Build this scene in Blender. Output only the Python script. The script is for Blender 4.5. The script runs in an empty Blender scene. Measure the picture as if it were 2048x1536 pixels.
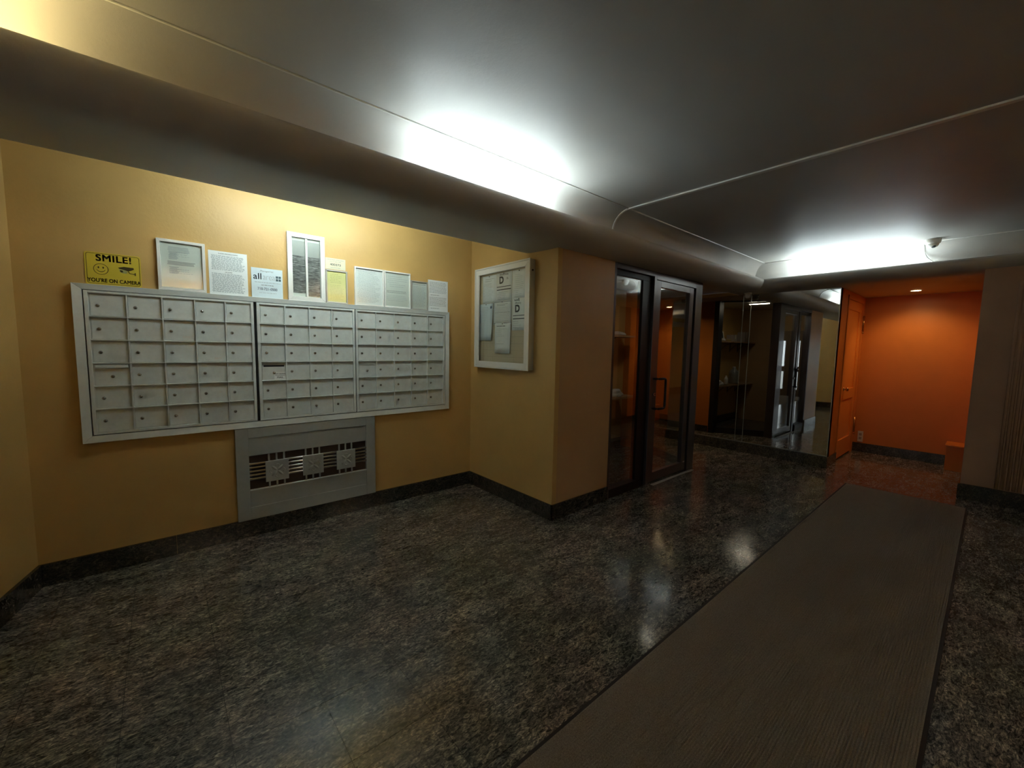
import bpy, bmesh, math, random
from mathutils import Vector, Matrix, noise
random.seed(7)
PI = math.pi
S = bpy.context.scene
COL = S.collection

# ------------------------------------------------------------------ camera
H = 1.42
yaw, pitch, roll, FPX = .8641, .0897, .0174, 820.5
f = Vector((math.cos(yaw)*math.cos(pitch), math.sin(yaw)*math.cos(pitch), -math.sin(pitch)))
r0 = Vector((math.sin(yaw), -math.cos(yaw), 0)); u0 = r0.cross(f)
cr, sr = math.cos(roll), math.sin(roll)
rr = cr*r0 + sr*u0; uu = -sr*r0 + cr*u0
cam = bpy.data.cameras.new('camera'); cam.sensor_width = 36; cam.lens = 36*FPX/2048
cam.clip_start = .02; cam.clip_end = 200
co = bpy.data.objects.new('camera', cam); COL.objects.link(co)
m = Matrix((rr, uu, -f)).transposed().to_4x4(); m.translation = (0, 0, H)
co.matrix_world = m
S.camera = co
# ------------------------------------------------------------------ exposure, sky
S.view_settings.view_transform = 'Standard'; S.view_settings.look = 'None'
S.view_settings.gamma = 1; S.view_settings.use_curve_mapping = False
S.view_settings.exposure = 1.4
S.cycles.use_denoising = True
S.cycles.max_bounces = 12; S.cycles.diffuse_bounces = 5; S.cycles.glossy_bounces = 8
S.cycles.transmission_bounces = 8; S.cycles.transparent_max_bounces = 12
S.cycles.caustics_reflective = False; S.cycles.caustics_refractive = False
W = bpy.data.worlds.new('sky'); S.world = W; W.use_nodes = True
W.node_tree.nodes['Background'].inputs[0].default_value = (.86, .93, 1, 1)
W.node_tree.nodes['Background'].inputs[1].default_value = .9
TUBE_COOL = (.80, .95, 1.0); TUBE_WARM = (1.0, .80, .36)
TUBE_1, TUBE_2, TUBE_3, TUBE_FILL, TUBE_ALC = 20, 18, 25, 44, 33
SPOT_W = 6.6

# ------------------------------------------------------------------ materials
def mat(name, col, rough=.5, metal=0, spec=.5, emit=None, estr=0, trans=0, alpha=None, coat=0):
    m = bpy.data.materials.new(name); m.use_nodes = True
    b = m.node_tree.nodes['Principled BSDF']
    b.inputs['Base Color'].default_value = (*col, 1)
    b.inputs['Roughness'].default_value = rough; b.inputs['Metallic'].default_value = metal
    b.inputs['Specular IOR Level'].default_value = spec
    b.inputs['Coat Weight'].default_value = coat
    if emit: b.inputs['Emission Color'].default_value = (*emit, 1); b.inputs['Emission Strength'].default_value = estr
    if trans: b.inputs['Transmission Weight'].default_value = trans
    return m
def N(m, t, **k):
    n = m.node_tree.nodes.new(t)
    for a, v in k.items(): setattr(n, a, v)
    return n
def LK(m, a, b): m.node_tree.links.new(a, b)
def pos(m): return N(m, 'ShaderNodeNewGeometry').outputs['Position']
def noise_tex(m, scale, detail=4, rough=.55, vec=None, dist=0):
    n = N(m, 'ShaderNodeTexNoise'); n.inputs['Scale'].default_value = scale
    n.inputs['Detail'].default_value = detail; n.inputs['Roughness'].default_value = rough
    n.inputs['Distortion'].default_value = dist
    LK(m, vec or pos(m), n.inputs['Vector']); return n.outputs['Fac']
def ramp(m, fac, stops):
    n = N(m, 'ShaderNodeValToRGB'); e = n.color_ramp.elements
    while len(e) < len(stops): e.new(.5)
    for el, (p, c) in zip(e, stops): el.position = p; el.color = (*c, 1) if len(c) == 3 else c
    LK(m, fac, n.inputs[0]); return n.outputs[0]
def bump(m, h, strength, dist=.01):
    n = N(m, 'ShaderNodeBump'); n.inputs['Strength'].default_value = strength; n.inputs['Distance'].default_value = dist
    LK(m, h, n.inputs['Height']); LK(m, n.outputs[0], m.node_tree.nodes['Principled BSDF'].inputs['Normal'])
def base(m): return m.node_tree.nodes['Principled BSDF'].inputs['Base Color']
def rgh(m): return m.node_tree.nodes['Principled BSDF'].inputs['Roughness']
def sc(c, k): return tuple(min(1, x*k) for x in c)

def plaster(name, col, rough, bs=.25, var=.07, spec=.5):
    m = mat(name, col, rough, spec=spec)
    LK(m, ramp(m, noise_tex(m, 2.2, 5, .6), [(.3, sc(col, 1-var)), (.7, sc(col, 1+var))]), base(m))
    bump(m, noise_tex(m, 55, 6, .65), bs, .004)
    return m
M = {}
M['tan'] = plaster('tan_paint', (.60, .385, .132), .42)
M['tan_shade'] = plaster('tan_paint_shaded', (.52, .33, .16), .42)  # same tan wall paint, the pier front's shade put into its colour
M['orange'] = plaster('orange_paint', (.66, .22, .036), .40)
M['door_paint'] = mat('orange_gloss_door', (.78, .27, .045), .33)
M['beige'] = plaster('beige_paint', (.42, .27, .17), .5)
M['ceil'] = plaster('ceiling_paint', (.50, .485, .455), .48, .18, .04)
M['bead'] = mat('bead_paint', (.78, .77, .73), .4)
M['trough'] = mat('trough_paint', (.6, .6, .58), .6)
# granite
def granite(name, dark, mid, fleck, rough, cover=.5):
    m = mat(name, mid, rough, spec=.5)
    p = pos(m)
    mp = N(m, 'ShaderNodeMapping'); mp.inputs['Rotation'].default_value = (0, 0, .5)
    mp.inputs['Scale'].default_value = (1, 2.3, 1.6); LK(m, p, mp.inputs[0])
    big = noise_tex(m, 5.5, 4, .6, mp.outputs[0], .8)
    fine = noise_tex(m, 36, 6, .72, mp.outputs[0], 1.2)
    tiny = noise_tex(m, 130, 3, .6, mp.outputs[0], .2)
    c1 = ramp(m, fine, [(.38, dark), (.50, mid), (.56, sc(fleck, .45)), (.66, fleck)])
    c2 = ramp(m, fine, [(.42, sc(dark, .9)), (.58, mid), (.70, sc(fleck, .7))])
    mx = N(m, 'ShaderNodeMix', data_type='RGBA'); LK(m, ramp(m, big, [(.42, (0, 0, 0)), (.60, (1, 1, 1))]), mx.inputs[0])
    LK(m, c2, mx.inputs[6]); LK(m, c1, mx.inputs[7])
    m2 = N(m, 'ShaderNodeMix', data_type='RGBA', blend_type='MULTIPLY'); m2.inputs[0].default_value = .6
    LK(m, mx.outputs[2], m2.inputs[6]); LK(m, ramp(m, tiny, [(.35, (.45, .45, .47)), (.62, (1.3, 1.27, 1.2))]), m2.inputs[7])
    oi = N(m, 'ShaderNodeObjectInfo')
    m3 = N(m, 'ShaderNodeMix', data_type='RGBA', blend_type='MULTIPLY'); m3.inputs[0].default_value = 1
    LK(m, m2.outputs[2], m3.inputs[6]); LK(m, ramp(m, oi.outputs['Random'], [(0, (.86, .86, .86)), (1, (1.1, 1.09, 1.07))]), m3.inputs[7])
    m4 = N(m, 'ShaderNodeMix', data_type='RGBA', blend_type='MULTIPLY'); m4.inputs[0].default_value = 1
    LK(m, m3.outputs[2], m4.inputs[6]); LK(m, ramp(m, noise_tex(m, 1.7, 3, .5), [(.3, (.80, .90, .84)), (.5, (1, 1, 1)), (.7, (1.08, .95, .95))]), m4.inputs[7])
    LK(m, m4.outputs[2], base(m))
    LK(m, ramp(m, noise_tex(m, 3.1, 5, .6), [(.3, (rough*.7,)*3), (.7, (rough*1.5,)*3)]), rgh(m))
    bump(m, fine, .05, .002)
    return m
M['granite'] = granite('granite_floor', (.030, .032, .032), (.175, .168, .155), (.66, .60, .50), .12)
M['granite_base'] = granite('granite_baseboard', (.020, .021, .020), (.06, .058, .053), (.21, .18, .14), .12)
M['grout'] = mat('dark_grout', (.012, .012, .012), .8)
# carpet
m = M['runner'] = mat('ribbed_carpet', (.05, .04, .03), .95, spec=.15)
LK(m, ramp(m, noise_tex(m, 260, 3, .7), [(.3, (.17, .142, .112)), (.7, (.40, .35, .29))]), base(m))
bump(m, noise_tex(m, 330, 2, .6), .8, .004)
M['runner_edge'] = mat('runner_binding', (.02, .013, .012), .7)
# metals
def metal_paint(name, col, rough, metal, scratch=.06):
    m = mat(name, col, rough, metal)
    LK(m, ramp(m, noise_tex(m, 14, 6, .7), [(.3, sc(col, 1-scratch)), (.7, sc(col, 1+scratch))]), base(m))
    bump(m, noise_tex(m, 180, 4, .6), .12, .001)
    return m
M['alu'] = metal_paint('aluminium_paint', (.70, .755, .745), .42, .12)
M['alu_door'] = metal_paint('aluminium_paint_door', (.67, .73, .72), .42, .12, .10)
M['alu_grey'] = metal_paint('grey_aluminium_cover', (.44, .475, .47), .36, .25)
M['rod'] = mat('polished_rod', (.75, .75, .73), .22, .9)
M['lock'] = mat('lock_metal', (.42, .40, .37), .25, .95)
M['dark'] = mat('dark_gap', (.012, .01, .009), .8)
M['seam'] = mat('seam_black', (.02, .018, .016), .7)
M['rust'] = mat('radiator_brown', (.07, .042, .03), .8)
M['frame_w'] = mat('white_frame', (.82, .82, .78), .35)
M['frame_s'] = mat('silver_frame', (.62, .63, .60), .3, .6)
M['paper'] = mat('paper_white', (.84, .88, .88), .7)
M['paper_blue'] = mat('paper_bluish', (.66, .77, .82), .6)
M['paper_g'] = mat('paper_greyish', (.70, .75, .71), .7)
M['paper_y'] = mat('paper_yellow', (.74, .72, .30), .7)
M['paper_c'] = mat('paper_cream', (.70, .68, .50), .7)
M['ink'] = mat('ink_grey', (.24, .26, .26), .8)
M['ink_l'] = mat('ink_light', (.40, .45, .47), .8)
M['ink_d'] = mat('ink_dark', (.05, .06, .07), .7)
M['ink_y'] = mat('ink_olive', (.42, .40, .16), .8)
M['navy'] = mat('ink_blue', (.10, .14, .24), .7)
M['sign_y'] = mat('sign_yellow', (.66, .50, .045), .4)
M['sign_k'] = mat('sign_print', (.075, .05, .008), .6)
M['slate'] = mat('logo_slate', (.06, .11, .13), .6)
M['cork'] = plaster('board_panel', (.60, .52, .36), .8, .15, .05)
M['photo'] = mat('directory_print', (.10, .11, .11), .35)
m = M['photo']
mp = N(m, 'ShaderNodeMapping'); mp.inputs['Scale'].default_value = (1, 1, 6.5); LK(m, pos(m), mp.inputs[0])
LK(m, ramp(m, noise_tex(m, 18, 4, .65, mp.outputs[0], 1.2), [(.40, (.04, .045, .045)), (.52, (.16, .17, .17)), (.64, (.36, .38, .37))]), base(m))
M['photo_l'] = mat('directory_blank', (.33, .36, .35), .35)
# glass: clear pane with mirror-like fresnel
def glass(name, tint=(.9, .93, .92), ior=1.5, rough=.0):
    m = bpy.data.materials.new(name); m.use_nodes = True; nt = m.node_tree; nt.nodes.clear()
    o = N(m, 'ShaderNodeOutputMaterial'); t = N(m, 'ShaderNodeBsdfTransparent'); g = N(m, 'ShaderNodeBsdfGlossy')
    t.inputs[0].default_value = (*tint, 1); g.inputs['Roughness'].default_value = rough; g.inputs[0].default_value = (1, 1, 1, 1)
    fr = N(m, 'ShaderNodeFresnel'); ge = N(m, 'ShaderNodeNewGeometry'); mr_ = N(m, 'ShaderNodeMapRange')
    mr_.inputs['To Min'].default_value = ior; mr_.inputs['To Max'].default_value = 1/ior
    LK(m, ge.outputs['Backfacing'], mr_.inputs[0]); LK(m, mr_.outputs[0], fr.inputs[0])
    mx = N(m, 'ShaderNodeMixShader'); LK(m, fr.outputs[0], mx.inputs[0]); LK(m, t.outputs[0], mx.inputs[1]); LK(m, g.outputs[0], mx.inputs[2])
    LK(m, mx.outputs[0], o.inputs[0]); return m
M['glass'] = glass('clear_glass', (.90, .92, .90), 2.1)
M['glass_thin'] = glass('cover_glass', (.97, .98, .97), 1.35)
M['glass_dark'] = glass('tinted_glass', (.85, .84, .80), 1.08)
M['mirror'] = mat('mirror_silver', (.80, .82, .80), .015, 1)
M['mirror_edge'] = mat('mirror_edge', (.45, .5, .47), .25, .6)
M['bronze'] = mat('dark_bronze', (.12, .106, .106), .34, .7, coat=.15)
M['bronze_k'] = mat('black_bronze', (.010, .008, .009), .45, .2)
M['thresh'] = mat('threshold_strip', (.42, .40, .38), .4, .3)
M['wood'] = mat('shelf_wood', (.34, .21, .11), .6)
M['cloth'] = mat('white_cloth', (.62, .62, .60), .9)
M['plastic'] = mat('milky_plastic', (.42, .44, .42), .3, trans=.3)
M['white_pl'] = mat('white_plastic', (.74, .73, .68), .35)
M['lens'] = mat('smoked_dome', (.10, .11, .11), .1)
M['brass'] = mat('brass', (.62, .33, .12), .25, .9)
M['brown'] = mat('brown_door', (.045, .03, .022), .4)
M['leaf'] = mat('leaf_green', (.14, .28, .05), .6)
M['bark'] = mat('bark', (.10, .07, .05), .8)
M['concrete'] = mat('sidewalk', (.55, .54, .51), .8)
M['card'] = mat('grey_card', (.38, .34, .30), .8)
def emitter(name, col, s): return mat(name, (1, 1, 1), .5, emit=col, estr=s)

# ------------------------------------------------------------------ mesh helpers
class MB:
    def __init__(s): s.v = []; s.f = []; s.m = []; s.sm = []
    def add(s, vs, fs, mi=0, smooth=False):
        n = len(s.v); s.v += [tuple(v) for v in vs]
        for f_ in fs: s.f.append([n+i for i in f_]); s.m.append(mi); s.sm.append(smooth)
        return s
    def box(s, x0, x1, y0, y1, z0, z1, mi=0):
        v = [(x, y, z) for z in (z0, z1) for y in (y0, y1) for x in (x0, x1)]
        return s.add(v, [(0, 2, 3, 1), (4, 5, 7, 6), (0, 1, 5, 4), (2, 6, 7, 3), (0, 4, 6, 2), (1, 3, 7, 5)], mi)
    def prism(s, poly, z0, z1, mi=0, axis='z', smooth=False):
        # poly in the plane, extruded along axis
        def P(a, b, c):
            return {'z': (a, b, c), 'x': (c, a, b), 'y': (a, c, b)}[axis]
        n = len(poly)
        v = [P(a, b, z0) for a, b in poly]+[P(a, b, z1) for a, b in poly]
        fl = [tuple(range(n)), tuple(range(2*n-1, n-1, -1))]
        s.add(v, fl, mi)
        k = len(s.v)-2*n
        for i in range(n):
            j = (i+1) % n
            s.f.append([k+i, k+n+i, k+n+j, k+j]); s.m.append(mi); s.sm.append(smooth)
        return s
    def cyl(s, c, r, h, mi=0, axis='z', seg=16, r2=None, smooth=True):
        r2 = r if r2 is None else r2
        def P(a, b, d):
            return {'z': (c[0]+a, c[1]+b, c[2]+d), 'x': (c[0]+d, c[1]+a, c[2]+b), 'y': (c[0]+a, c[1]+d, c[2]+b)}[axis]
        v = [P(r*math.cos(2*PI*i/seg), r*math.sin(2*PI*i/seg), 0) for i in range(seg)]
        v += [P(r2*math.cos(2*PI*i/seg), r2*math.sin(2*PI*i/seg), h) for i in range(seg)]
        k = len(s.v)
        s.add(v, [tuple(range(seg-1, -1, -1)), tuple(range(seg, 2*seg))], mi)
        for i in range(seg):
            j = (i+1) % seg; s.f.append([k+i, k+j, k+seg+j, k+seg+i]); s.m.append(mi); s.sm.append(smooth)
        return s
    def lathe(s, prof, c=(0, 0, 0), seg=24, mi=0, scale=(1, 1)):
        k = len(s.v); n = len(prof)
        for i in range(seg):
            a = 2*PI*i/seg
            for r, z in prof: s.v.append((c[0]+r*math.cos(a)*scale[0], c[1]+r*math.sin(a)*scale[1], c[2]+z))
        for i in range(seg):
            j = (i+1) % seg
            for q in range(n-1):
                s.f.append([k+i*n+q, k+j*n+q, k+j*n+q+1, k+i*n+q+1]); s.m.append(mi); s.sm.append(True)
        return s
    def tube(s, pts, r, mi=0, seg=8):
        pts = [Vector(p) for p in pts]; k = len(s.v); n = len(pts)
        for i, p in enumerate(pts):
            t = (pts[min(i+1, n-1)]-pts[max(i-1, 0)]).normalized()
            a = Vector((0, 0, 1)) if abs(t.z) < .9 else Vector((1, 0, 0))
            x = t.cross(a).normalized(); y = t.cross(x)
            for q in range(seg):
                an = 2*PI*q/seg; s.v.append(tuple(p+r*(math.cos(an)*x+math.sin(an)*y)))
        for i in range(n-1):
            for q in range(seg):
                w = (q+1) % seg; s.f.append([k+i*seg+q, k+i*seg+w, k+(i+1)*seg+w, k+(i+1)*seg+q]); s.m.append(mi); s.sm.append(True)
        s.f.append([k+q for q in range(seg)]); s.m.append(mi); s.sm.append(False)
        s.f.append([k+(n-1)*seg+q for q in range(seg-1, -1, -1)]); s.m.append(mi); s.sm.append(False)
        return s
    def ring(s, x0, x1, y0, y1, w, z0, z1, mi=0):
        # four mitred bars
        O = [(x0, y0), (x1, y0), (x1, y1), (x0, y1)]; I = [(x0+w, y0+w), (x1-w, y0+w), (x1-w, y1-w), (x0+w, y1-w)]
        for i in range(4):
            j = (i+1) % 4; s.prism([O[i], O[j], I[j], I[i]], z0, z1, mi)
        return s
    def mesh(s, name, mats):
        me = bpy.data.meshes.new(name); me.from_pydata(s.v, [], s.f)
        for q in mats: me.materials.append(M[q] if isinstance(q, str) else q)
        me.polygons.foreach_set('material_index', s.m); me.polygons.foreach_set('use_smooth', s.sm)
        b = bmesh.new(); b.from_mesh(me); bmesh.ops.recalc_face_normals(b, faces=b.faces); b.to_mesh(me); b.free()
        me.update(); return me
    def obj(s, name, mats, parent=None, bev=0, loc=None, rot=None):
        if isinstance(mats, str) or not isinstance(mats, (list, tuple)): mats = [mats]
        o = bpy.data.objects.new(name, s.mesh(name, mats)); COL.objects.link(o)
        if parent: o.parent = parent
        if loc: o.location = loc
        if rot: o.rotation_euler = rot
        if bev:
            b = o.modifiers.new('bevel', 'BEVEL'); b.width = bev; b.segments = 2; b.limit_method = 'ANGLE'; b.angle_limit = .6
        return o
def tag(o, label=None, cat=None, group=None, kind=None):
    if label: o['label'] = label
    if cat: o['category'] = cat
    if group: o['group'] = group
    if kind: o['kind'] = kind
    return o
def thing(name, label, cat, loc=(0, 0, 0), rot=(0, 0, 0), group=None):
    o = bpy.data.objects.new(name, None); COL.objects.link(o); o.empty_display_size = .05
    o.location = loc; o.rotation_euler = rot
    return tag(o, label, cat, group)
def struct(o, label=None): return tag(o, label, kind='structure')
RA = (PI/2, 0, 0)            # facing -Y: local x = +X, y = up, z = towards the room
RB = (PI/2, 0, -PI/2)        # facing -X: local x = -Y, y = up, z = towards the room
def text(name, body, size, x, y, z, matname, parent, bold=0, align='CENTER', sx=1):
    c = bpy.data.curves.new('t', 'FONT'); c.body = body; c.size = size; c.align_x = align; c.align_y = 'CENTER'; c.offset = min(bold, 0); c.space_character = 1.0+min(.12, bold*60); c.extrude = .0002
    t = bpy.data.objects.new('t', c); COL.objects.link(t)
    dg = bpy.context.evaluated_depsgraph_get(); me = bpy.data.meshes.new_from_object(t.evaluated_get(dg))
    bpy.data.objects.remove(t); bpy.data.curves.remove(c)
    me.materials.clear(); me.materials.append(M[matname])
    if bold > 0:   # heavier stroke: shifted copies of the glyph outlines
        bb_ = bmesh.new()
        for dx, dy in ((-bold, -bold), (bold, -bold), (-bold, bold), (bold, bold)):
            k = len(bb_.verts); bb_.from_mesh(me); bb_.verts.ensure_lookup_table()
            for v in bb_.verts[k:]: v.co.x += dx; v.co.y += dy
        bb_.to_mesh(me); bb_.free()
    o = bpy.data.objects.new(name, me); COL.objects.link(o); o.parent = parent; o.location = (x, y, z); o.scale = (sx, 1, 1)
    return o
def lines(parent, x0, x1, y1, y0, n, z, matname, thick=.0022, jitter=.35, words=True, name='printed_lines'):
    b = MB(); rnd = random.Random(n*31+int(x0*999))
    for i in range(n):
        y = y1-(y1-y0)*(i+.5)/n; e = x1-(x1-x0)*rnd.random()*jitter; x = x0+(x1-x0)*rnd.random()*jitter*.25
        while x < e:
            w = rnd.uniform(.006, .022) if words else (e-x0)
            b.box(x, min(x+w, e), y-thick/2, y+thick/2, z, z+.0003); x += w+.0035
    return tag(b.obj(name, [matname], parent), kind='stuff')

# ================================================================== SETTING
ZC, ZN = 2.58, 2.20
XM, XEND = 6.2, 7.64
# ---- floor: base slab + granite tiles
b = MB(); b.box(-3.4, 7.8, -2.7, 5.2, -.12, -.004)
floor = struct(b.obj('floor', ['grout']), 'dark polished granite tile floor of the lobby')
T = .3048; gx, gy = .433, 1.315
tile = MB(); g = .0009
tile.box(g, T-g, g, T-g, -.004, 0); tmesh = tile.mesh('floor_tile', ['granite'])
far = MB(); nt = 0
for i in range(-13, 25):
    for j in range(-13, 13):
        x, y = gx+i*T, gy+j*T
        x1, y1 = x+T, y+T
        if x1 < -3.35 or x > 7.7 or y1 < -2.6: continue
        if y > 3.44 and x < 4.9: continue
        vis = x > -1.15 and y1 > 0.9 and (y < 2.27 or x < 2.39 or x > 3.1) and x < 7.62
        vis = vis or (2.2 < x < 7.6 and y1 > -.35 and y < .1)
        if x > 6.1 and (y > 1.3): vis = False
        if y > 2.3 and x > 2.3: vis = False
        if vis and nt < 299:
            o = bpy.data.objects.new('floor_tile', tmesh); COL.objects.link(o); o.parent = floor; o.location = (x, y, 0); nt += 1
        else: far.box(x+g, x1-g, y+g, y1-g, -.004, 0)
tag(far.obj('floor_tile_field', ['granite'], floor), kind='stuff')

# ---- walls
def wallbox(name, x0, x1, y0, y1, z0, z1, mt, label):
    b = MB(); b.box(x0, x1, y0, y1, z0, z1); return struct(b.obj(name, [mt]), label)
YA, XB, YC = 3.45, 2.39, 2.27
wallbox('wall_back', -.9, XB+.05, YA, YA+.13, 0, 2.75, 'tan', 'tan painted alcove wall behind the mailboxes')
wallbox('wall_pier', XB+.051, 3.13, YC, 3.60, 0, 2.62, 'tan_shade', 'tan painted projecting pier beside the glass door')
wallbox('wall_pier_side', XB, XB+.05, YC, YA-.001, 0, 2.62, 'tan', 'tan painted side of the pier carrying the notice board')
# left wall, slightly skewed
b = MB(); p0 = (-.59, 3.46); p1 = (-.86, YC)
b.prism([p0, (p0[0]-.3, 3.46), (-1.16, YC), p1], 0, 2.7)
struct(b.obj('wall_left', ['tan']), 'narrow tan side wall at the left end of the alcove')
wallbox('wall_entrance_side', -3.3, -.861, YC, YC+.12, 0, 2.7, 'tan', 'tan wall between entrance and alcove')
wallbox('wall_opposite', -3.3, 6.0, -2.62, -2.5, 0, 2.75, 'tan', 'tan wall across the lobby')
# booth behind the storefront
wallbox('wall_booth_back', 3.131, 5.12, 3.50, 3.60, 0, 2.75, 'tan', 'dim beige wall behind the shelves')
wallbox('wall_corridor_side', 5.12, 5.20, 3.151, 5.0, 0, 2.4, 'orange', 'orange wall beyond the end of the glazed booth')
wallbox('wall_corridor_end', 5.0, 6.35, 5.0, 5.1, 0, 2.75, 'orange', 'orange wall at the end of the corridor behind the glass door')
wallbox('wall_mirror_side', XM+.012, XM+.10, 1.25, 5.0, 0, 2.25, 'tan', 'wall carrying the mirror')
# orange alcove
wallbox('wall_alcove_left', XM+.012, 6.62, 1.25, 1.34, 0, 2.3, 'orange', 'orange return wall beside the mirror')
b = MB(); b.box(6.62, 7.50, 1.25, 1.34, 2.13, 2.3); b.box(7.50, 7.75, 1.25, 1.34, 0, 2.3); b.box(6.62, 7.50, 1.34, 1.40, 0, 2.3)
struct(b.obj('wall_alcove_door_surround', ['orange']), 'orange wall around the panelled door')
wallbox('wall_alcove_back', XEND, XEND+.1, -.2, 1.3, 0, 2.3, 'orange', 'orange end wall lit by a ceiling downlight')
wallbox('wall_alcove_right', 6.77, XEND, .02, .125, 0, 2.25, 'orange', 'orange side wall of the far recess')
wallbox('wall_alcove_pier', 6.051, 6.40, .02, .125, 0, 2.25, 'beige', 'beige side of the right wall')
wallbox('wall_alcove_jamb', 6.401, 6.769, .02, .120, 0, 2.25, 'brown', 'dark brown jamb in the side of the right wall')
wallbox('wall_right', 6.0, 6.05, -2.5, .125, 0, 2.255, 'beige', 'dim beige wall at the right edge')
b = MB(); b.box(6.2, 7.75, -.05, 1.3, ZN, ZN+.05)
struct(b.obj('ceiling_alcove', ['ceil']), 'low ceiling over the orange recess')
b = MB(); b.box(2.9, 6.3, YC+.02, 5.1, 2.255, 2.32)
struct(b.obj('ceiling_booth', ['ceil']), 'low ceiling behind the glass door')
b = MB(); b.box(-3.4, 7.9, -2.7, 4.0, ZC+.0, ZC+.08)
struct(b.obj('ceiling', ['ceil']), 'grey satin painted main ceiling')

# ---- cove soffits (profiles)
def arc(cx, cz, rx, rz, a0, a1, n): return [(cx+rx*math.cos(a0+(a1-a0)*i/n), cz+rz*math.sin(a0+(a1-a0)*i/n)) for i in range(n+1)]
# nose of the long soffit: y,z ; nose of cross soffit: x,z (same number of points)
noseA = [(2.268, ZN), (2.24, ZN)]+[(2.2+.2*math.cos(a), 2.34-.138*math.sin(a)) for a in [PI/2+PI/2*i/12 for i in range(13)]]
noseX = [(6.2, ZN), (6.16, ZN)]+[(6.135+.2*math.cos(a), 2.34-.138*math.sin(a)) for a in [PI/2+PI/2*i/12 for i in range(13)]]
trA = [(2.004, 2.346), (2.012, 2.346), (2.016, 2.30), (2.03, 2.275), (2.215, 2.275)]
trX = [(5.939, 2.346), (5.947, 2.346), (5.951, 2.30), (5.965, 2.275), (6.245, 2.275)]
cvA = arc(2.06, 2.42, .16, .16, 0, PI/2, 12); cvX = arc(6.09, 2.42, .16, .16, 0, PI/2, 12)
PA = noseA+trA+cvA; PX = noseX+trX+cvX
def sheet(rows, name, mt, label, thick=None):
    b = MB(); n = len(rows[0]); v = [p for r_ in rows for p in r_]
    fs = [(k*n+i, k*n+i+1, (k+1)*n+i+1, (k+1)*n+i) for k in range(len(rows)-1) for i in range(n-1)]
    b.add(v, fs, 0, True); o = b.obj(name, [mt])
    try: o.data.set_sharp_from_angle(angle=.7)
    except Exception: pass
    return struct(o, label)
sheet([[(-3.3, a[0], a[1]) for a in PA], [(x[0], a[0], a[1]) for a, x in zip(PA, PX)]], 'trim_1', 'ceil', 'long rounded grey cove soffit running over the alcove and glass door')
sheet([[(x[0], a[0], a[1]) for a, x in zip(PA, PX)], [(x[0], -2.3, x[1]) for x in PX]], 'trim_2', 'ceil', 'short rounded cove soffit above the mirror')
sheet([[(-3.3, -.30-a[0], a[1]) for a in PA], [(6.1, -.30-a[0], a[1]) for a in PA]], 'trim_3', 'ceil', 'rounded cove soffit along the wall across the lobby')
# beam between lobby and mailbox alcove: rounded lower back edge, hides the alcove lamp
sl = [(YC-.002, ZN), (2.45, 2.202), (2.60, 2.208), (2.64, 2.214), (2.658, 2.226), (2.662, 2.245), (2.662, 2.58), (YC-.002, 2.58)]
b = MB(); b.prism(sl, -1.15, XB, axis='x')
struct(b.obj('trim_4', ['ceil']), 'grey plaster beam in front of the mailbox alcove')
b = MB(); b.box(3.13, 6.2, YC, YC+.12, 2.2, 2.5); struct(b.obj('trim_5', ['ceil']), 'bulkhead above the glass door')
# beads
b = MB(); b.tube([(-3.3, 2.06, ZC-.001), (6.09, 2.06, ZC-.001)], .0065); struct(b.obj('trim_6', ['bead']), 'thin bead along the top of the long cove')
b = MB(); b.tube([(6.09, 2.06, ZC-.001), (6.09, -2.3, ZC-.001)], .0065); struct(b.obj('trim_7', ['bead']), 'thin bead along the top of the short cove')
b = MB(); b.box(2.984, 3.016, -2.3, 2.062, ZC-.010, ZC)
cc = [(2.06, 2.42)]
pts = arc(2.06, 2.42, .153, .153, 0, PI/2, 12); pto = arc(2.06, 2.42, .162, .162, 0, PI/2, 12)
b.prism(pts+pto[::-1], 2.991, 3.009, axis='x')
struct(b.obj('trim_8', ['bead']), 'flat pale strip crossing the ceiling and turning down the cove')

# ---- baseboards (granite)
def bb(name, x0, x1, y0, y1, h=.13, label=None):
    b = MB(); b.box(x0, x1, y0, y1, 0, h); return struct(b.obj(name, ['granite_base'], bev=.002), label)
# baseboard of the alcove in lengths, each a piece
root = struct(thing('baseboard_back', 'dark granite baseboard under the mailboxes', None))
for a, c in ((-.575, .02), (.021, .66), (.661, 1.32), (1.321, 1.93), (1.931, XB-.016)):
    q = MB(); q.box(a, c, YA-.016, YA, 0, .13); q.obj('granite_piece', ['granite_base'], root)
bb('baseboard_pier_side', XB-.015, XB, YC-.014, YA, label='granite baseboard below the notice board')
bb('baseboard_pier_front', XB-.015, 3.13, YC-.014, YC, label='granite baseboard on the pier front')
b = MB(); b.prism([(-.572, 3.46), (-.59, 3.46), (-.862, YC-.014), (-.844, YC-.014)], 0, .13)
struct(b.obj('baseboard_left', ['granite_base']), 'granite baseboard at the left end')
bb('baseboard_entrance', -3.2, -.86, YC-.014, YC)
bb('baseboard_mirror', XM-.035, XM+.012, 1.235, 4.6, .138, 'granite ledge under the mirror')
bb('baseboard_alcove_left', XM+.012, 6.62, 1.235, 1.25)
bb('baseboard_alcove_back', XEND-.016, XEND, .125, 1.25)
bb('baseboard_right', 5.975, 6.0, -2.5, .14, .15, 'dark baseboard of the right wall')
bb('baseboard_alcove_right', 6.0, XEND, .125, .14)
bb('baseboard_corridor', 5.2, 5.214, 3.16, 5.0, .11)
bb('baseboard_booth', 3.15, 5.1, 3.485, 3.5)
bb('baseboard_opposite', -3.2, 5.97, -2.5, -2.486)
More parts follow.
